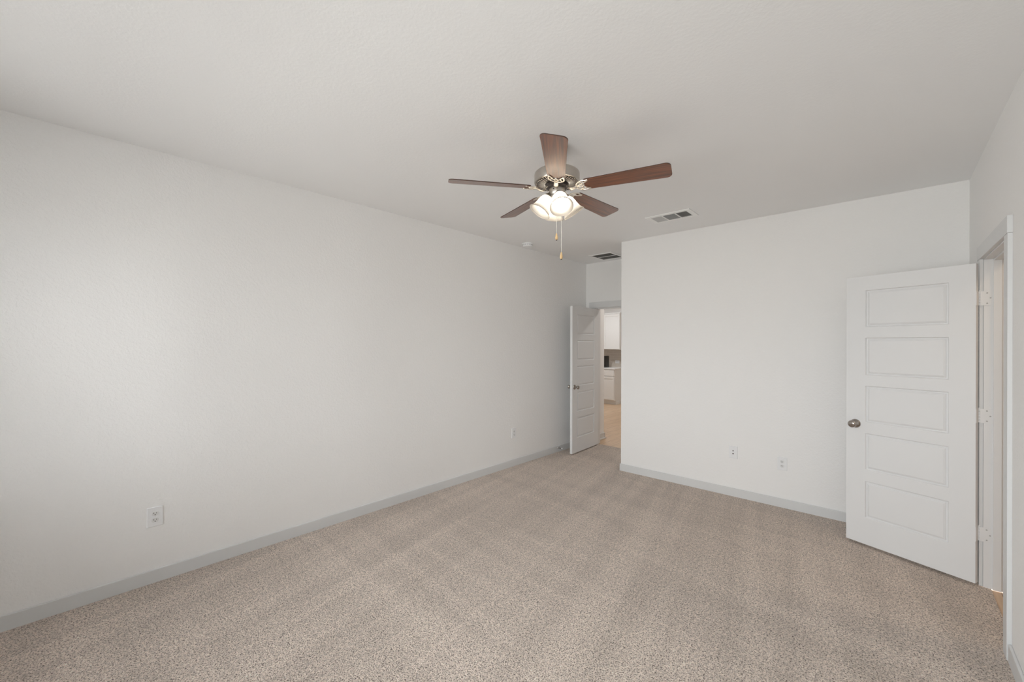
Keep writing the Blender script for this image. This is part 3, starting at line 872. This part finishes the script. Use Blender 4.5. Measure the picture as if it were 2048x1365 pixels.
def base_cabinet(x0, x1, label):
    r = tag(empty('base_cabinet', ((x0 + x1) / 2, KF + 0.3, -0.008)), label, 'cabinet')
    r_ = r.location
    bm = B(); box(bm, x0, x1, KF, KB - 0.002, 0.10, 0.874); box(bm, x0, x1, KF + 0.07, KB - 0.002, -0.008, 0.10)
    bmesh.ops.translate(bm, vec=-r_, verts=bm.verts[:]); obj('body', bm, M_CAB, r)
    n = 2 if x1 - x0 > 0.6 else 1
    wd = (x1 - x0) / n
    for i in range(n):
        a, b_ = x0 + i * wd + 0.012, x0 + (i + 1) * wd - 0.012
        bm = B(); shaker(bm, a, b_, 0.115, 0.695, KF); bmesh.ops.translate(bm, vec=-r_, verts=bm.verts[:]); obj('door', bm, M_CAB, r, bevel=0.0015)
        bm = B(); box(bm, a, b_, KF - 0.019, KF, 0.712, 0.860); bmesh.ops.translate(bm, vec=-r_, verts=bm.verts[:]); obj('drawer', bm, M_CAB, r, bevel=0.0015)
    return r
c1 = base_cabinet(KE - 0.96, KE, 'white lower kitchen cabinet with drawer, under the thin white countertop')
bm = B(); box(bm, KE - 0.001, KE + 0.012, KF + 0.06, KB - 0.01, -0.008, 0.075); bmesh.ops.translate(bm, vec=-c1.location, verts=bm.verts[:])
obj('base_moulding', bm, M_CAB, c1, bevel=0.003)
bm = B(); box(bm, KE - 0.98, KE + 0.025, KF - 0.028, KB - 0.011, 0.8745, 0.905)
tag(obj('countertop', bm, M_CTR, bevel=0.004), 'thin white countertop on the lower kitchen cabinets', 'countertop')

def wall_cabinet(x0, x1, label):
    y = KB - 0.33
    r = tag(empty('wall_cabinet', ((x0 + x1) / 2, KB - 0.16, 1.372)), label, 'cabinet'); r_ = r.location
    bm = B(); box(bm, x0, x1, y, KB - 0.002, 1.372, 2.290); box(bm, x0, x1 + 0.006, y - 0.012, KB - 0.002, 2.290, 2.318)
    bmesh.ops.translate(bm, vec=-r_, verts=bm.verts[:]); obj('body', bm, M_CAB, r)
    xm = (x0 + x1) / 2
    for a, b_ in ((x0 + 0.012, xm - 0.002), (xm + 0.002, x1 - 0.012)):
        bm = B(); shaker(bm, a, b_, 1.380, 2.282, y); bmesh.ops.translate(bm, vec=-r_, verts=bm.verts[:]); obj('door', bm, M_CAB, r, bevel=0.0015)
    return r
wall_cabinet(KE - 0.96, KE, 'white upper kitchen cabinet above the tile backsplash, seen through the entry')

ap = tag(empty('coffee_maker', (-5.515, 9.60, 0.905)), 'black countertop coffee maker at the left of the white kitchen counter', 'coffee maker')
bm = B(); box(bm, -0.13, 0.085, -0.11, 0.11, 0, 0.025); obj('base', bm, M_BLACK, ap, bevel=0.006)
bm = B(); box(bm, 0.030, 0.085, -0.10, 0.10, 0.024, 0.300); obj('tower', bm, M_BLACK, ap, bevel=0.008)
bm = B(); lathe(bm, [(0, 0.026), (0.052, 0.026), (0.060, 0.04), (0.060, 0.085), (0.046, 0.115), (0.040, 0.135), (0.0, 0.135)], 28, Matrix.Translation((-0.045, 0, 0)))
obj('carafe', bm, M_BLACK, ap, smooth=True)

ko = outlet((-5.290, KY1 - 0.0101, 1.042), 0, 'white sideways outlet on the beige kitchen backsplash', roty=pi / 2)

# ------------------------------------------------------------------ bathroom behind the side door (only its floor and light are seen)
BX1, BY0, BY1 = 2.3, 2.3, 4.653
bm = B(); box(bm, 0.468, XR + WT, DY0, DY1, -0.06, -0.006); box(bm, XR + WT, BX1, BY0, BY1, -0.06, -0.006)
struct('floor_bathroom', bm, M_PLANK, 'light oak plank floor just inside the right hand doorway', 'floor')
bm = B(); box(bm, XR + WT, BX1 + WT, BY0 - WT, BY1 + WT, H, H + 0.1)
struct('ceiling_bathroom', bm, M_CEIL, 'white ceiling of the room beyond the right hand doorway', 'ceiling')
bm = B(); box(bm, BX1, BX1 + WT, BY0 - WT, BY1 + WT, -0.06, H); box(bm, XR + WT, BX1, BY0 - WT, BY0, -0.06, H); box(bm, XR + WT, BX1, BY1, BY1 + WT, -0.06, H)
struct('wall_bathroom', bm, M_WALL, 'white walls of the room beyond the right hand doorway', 'wall')
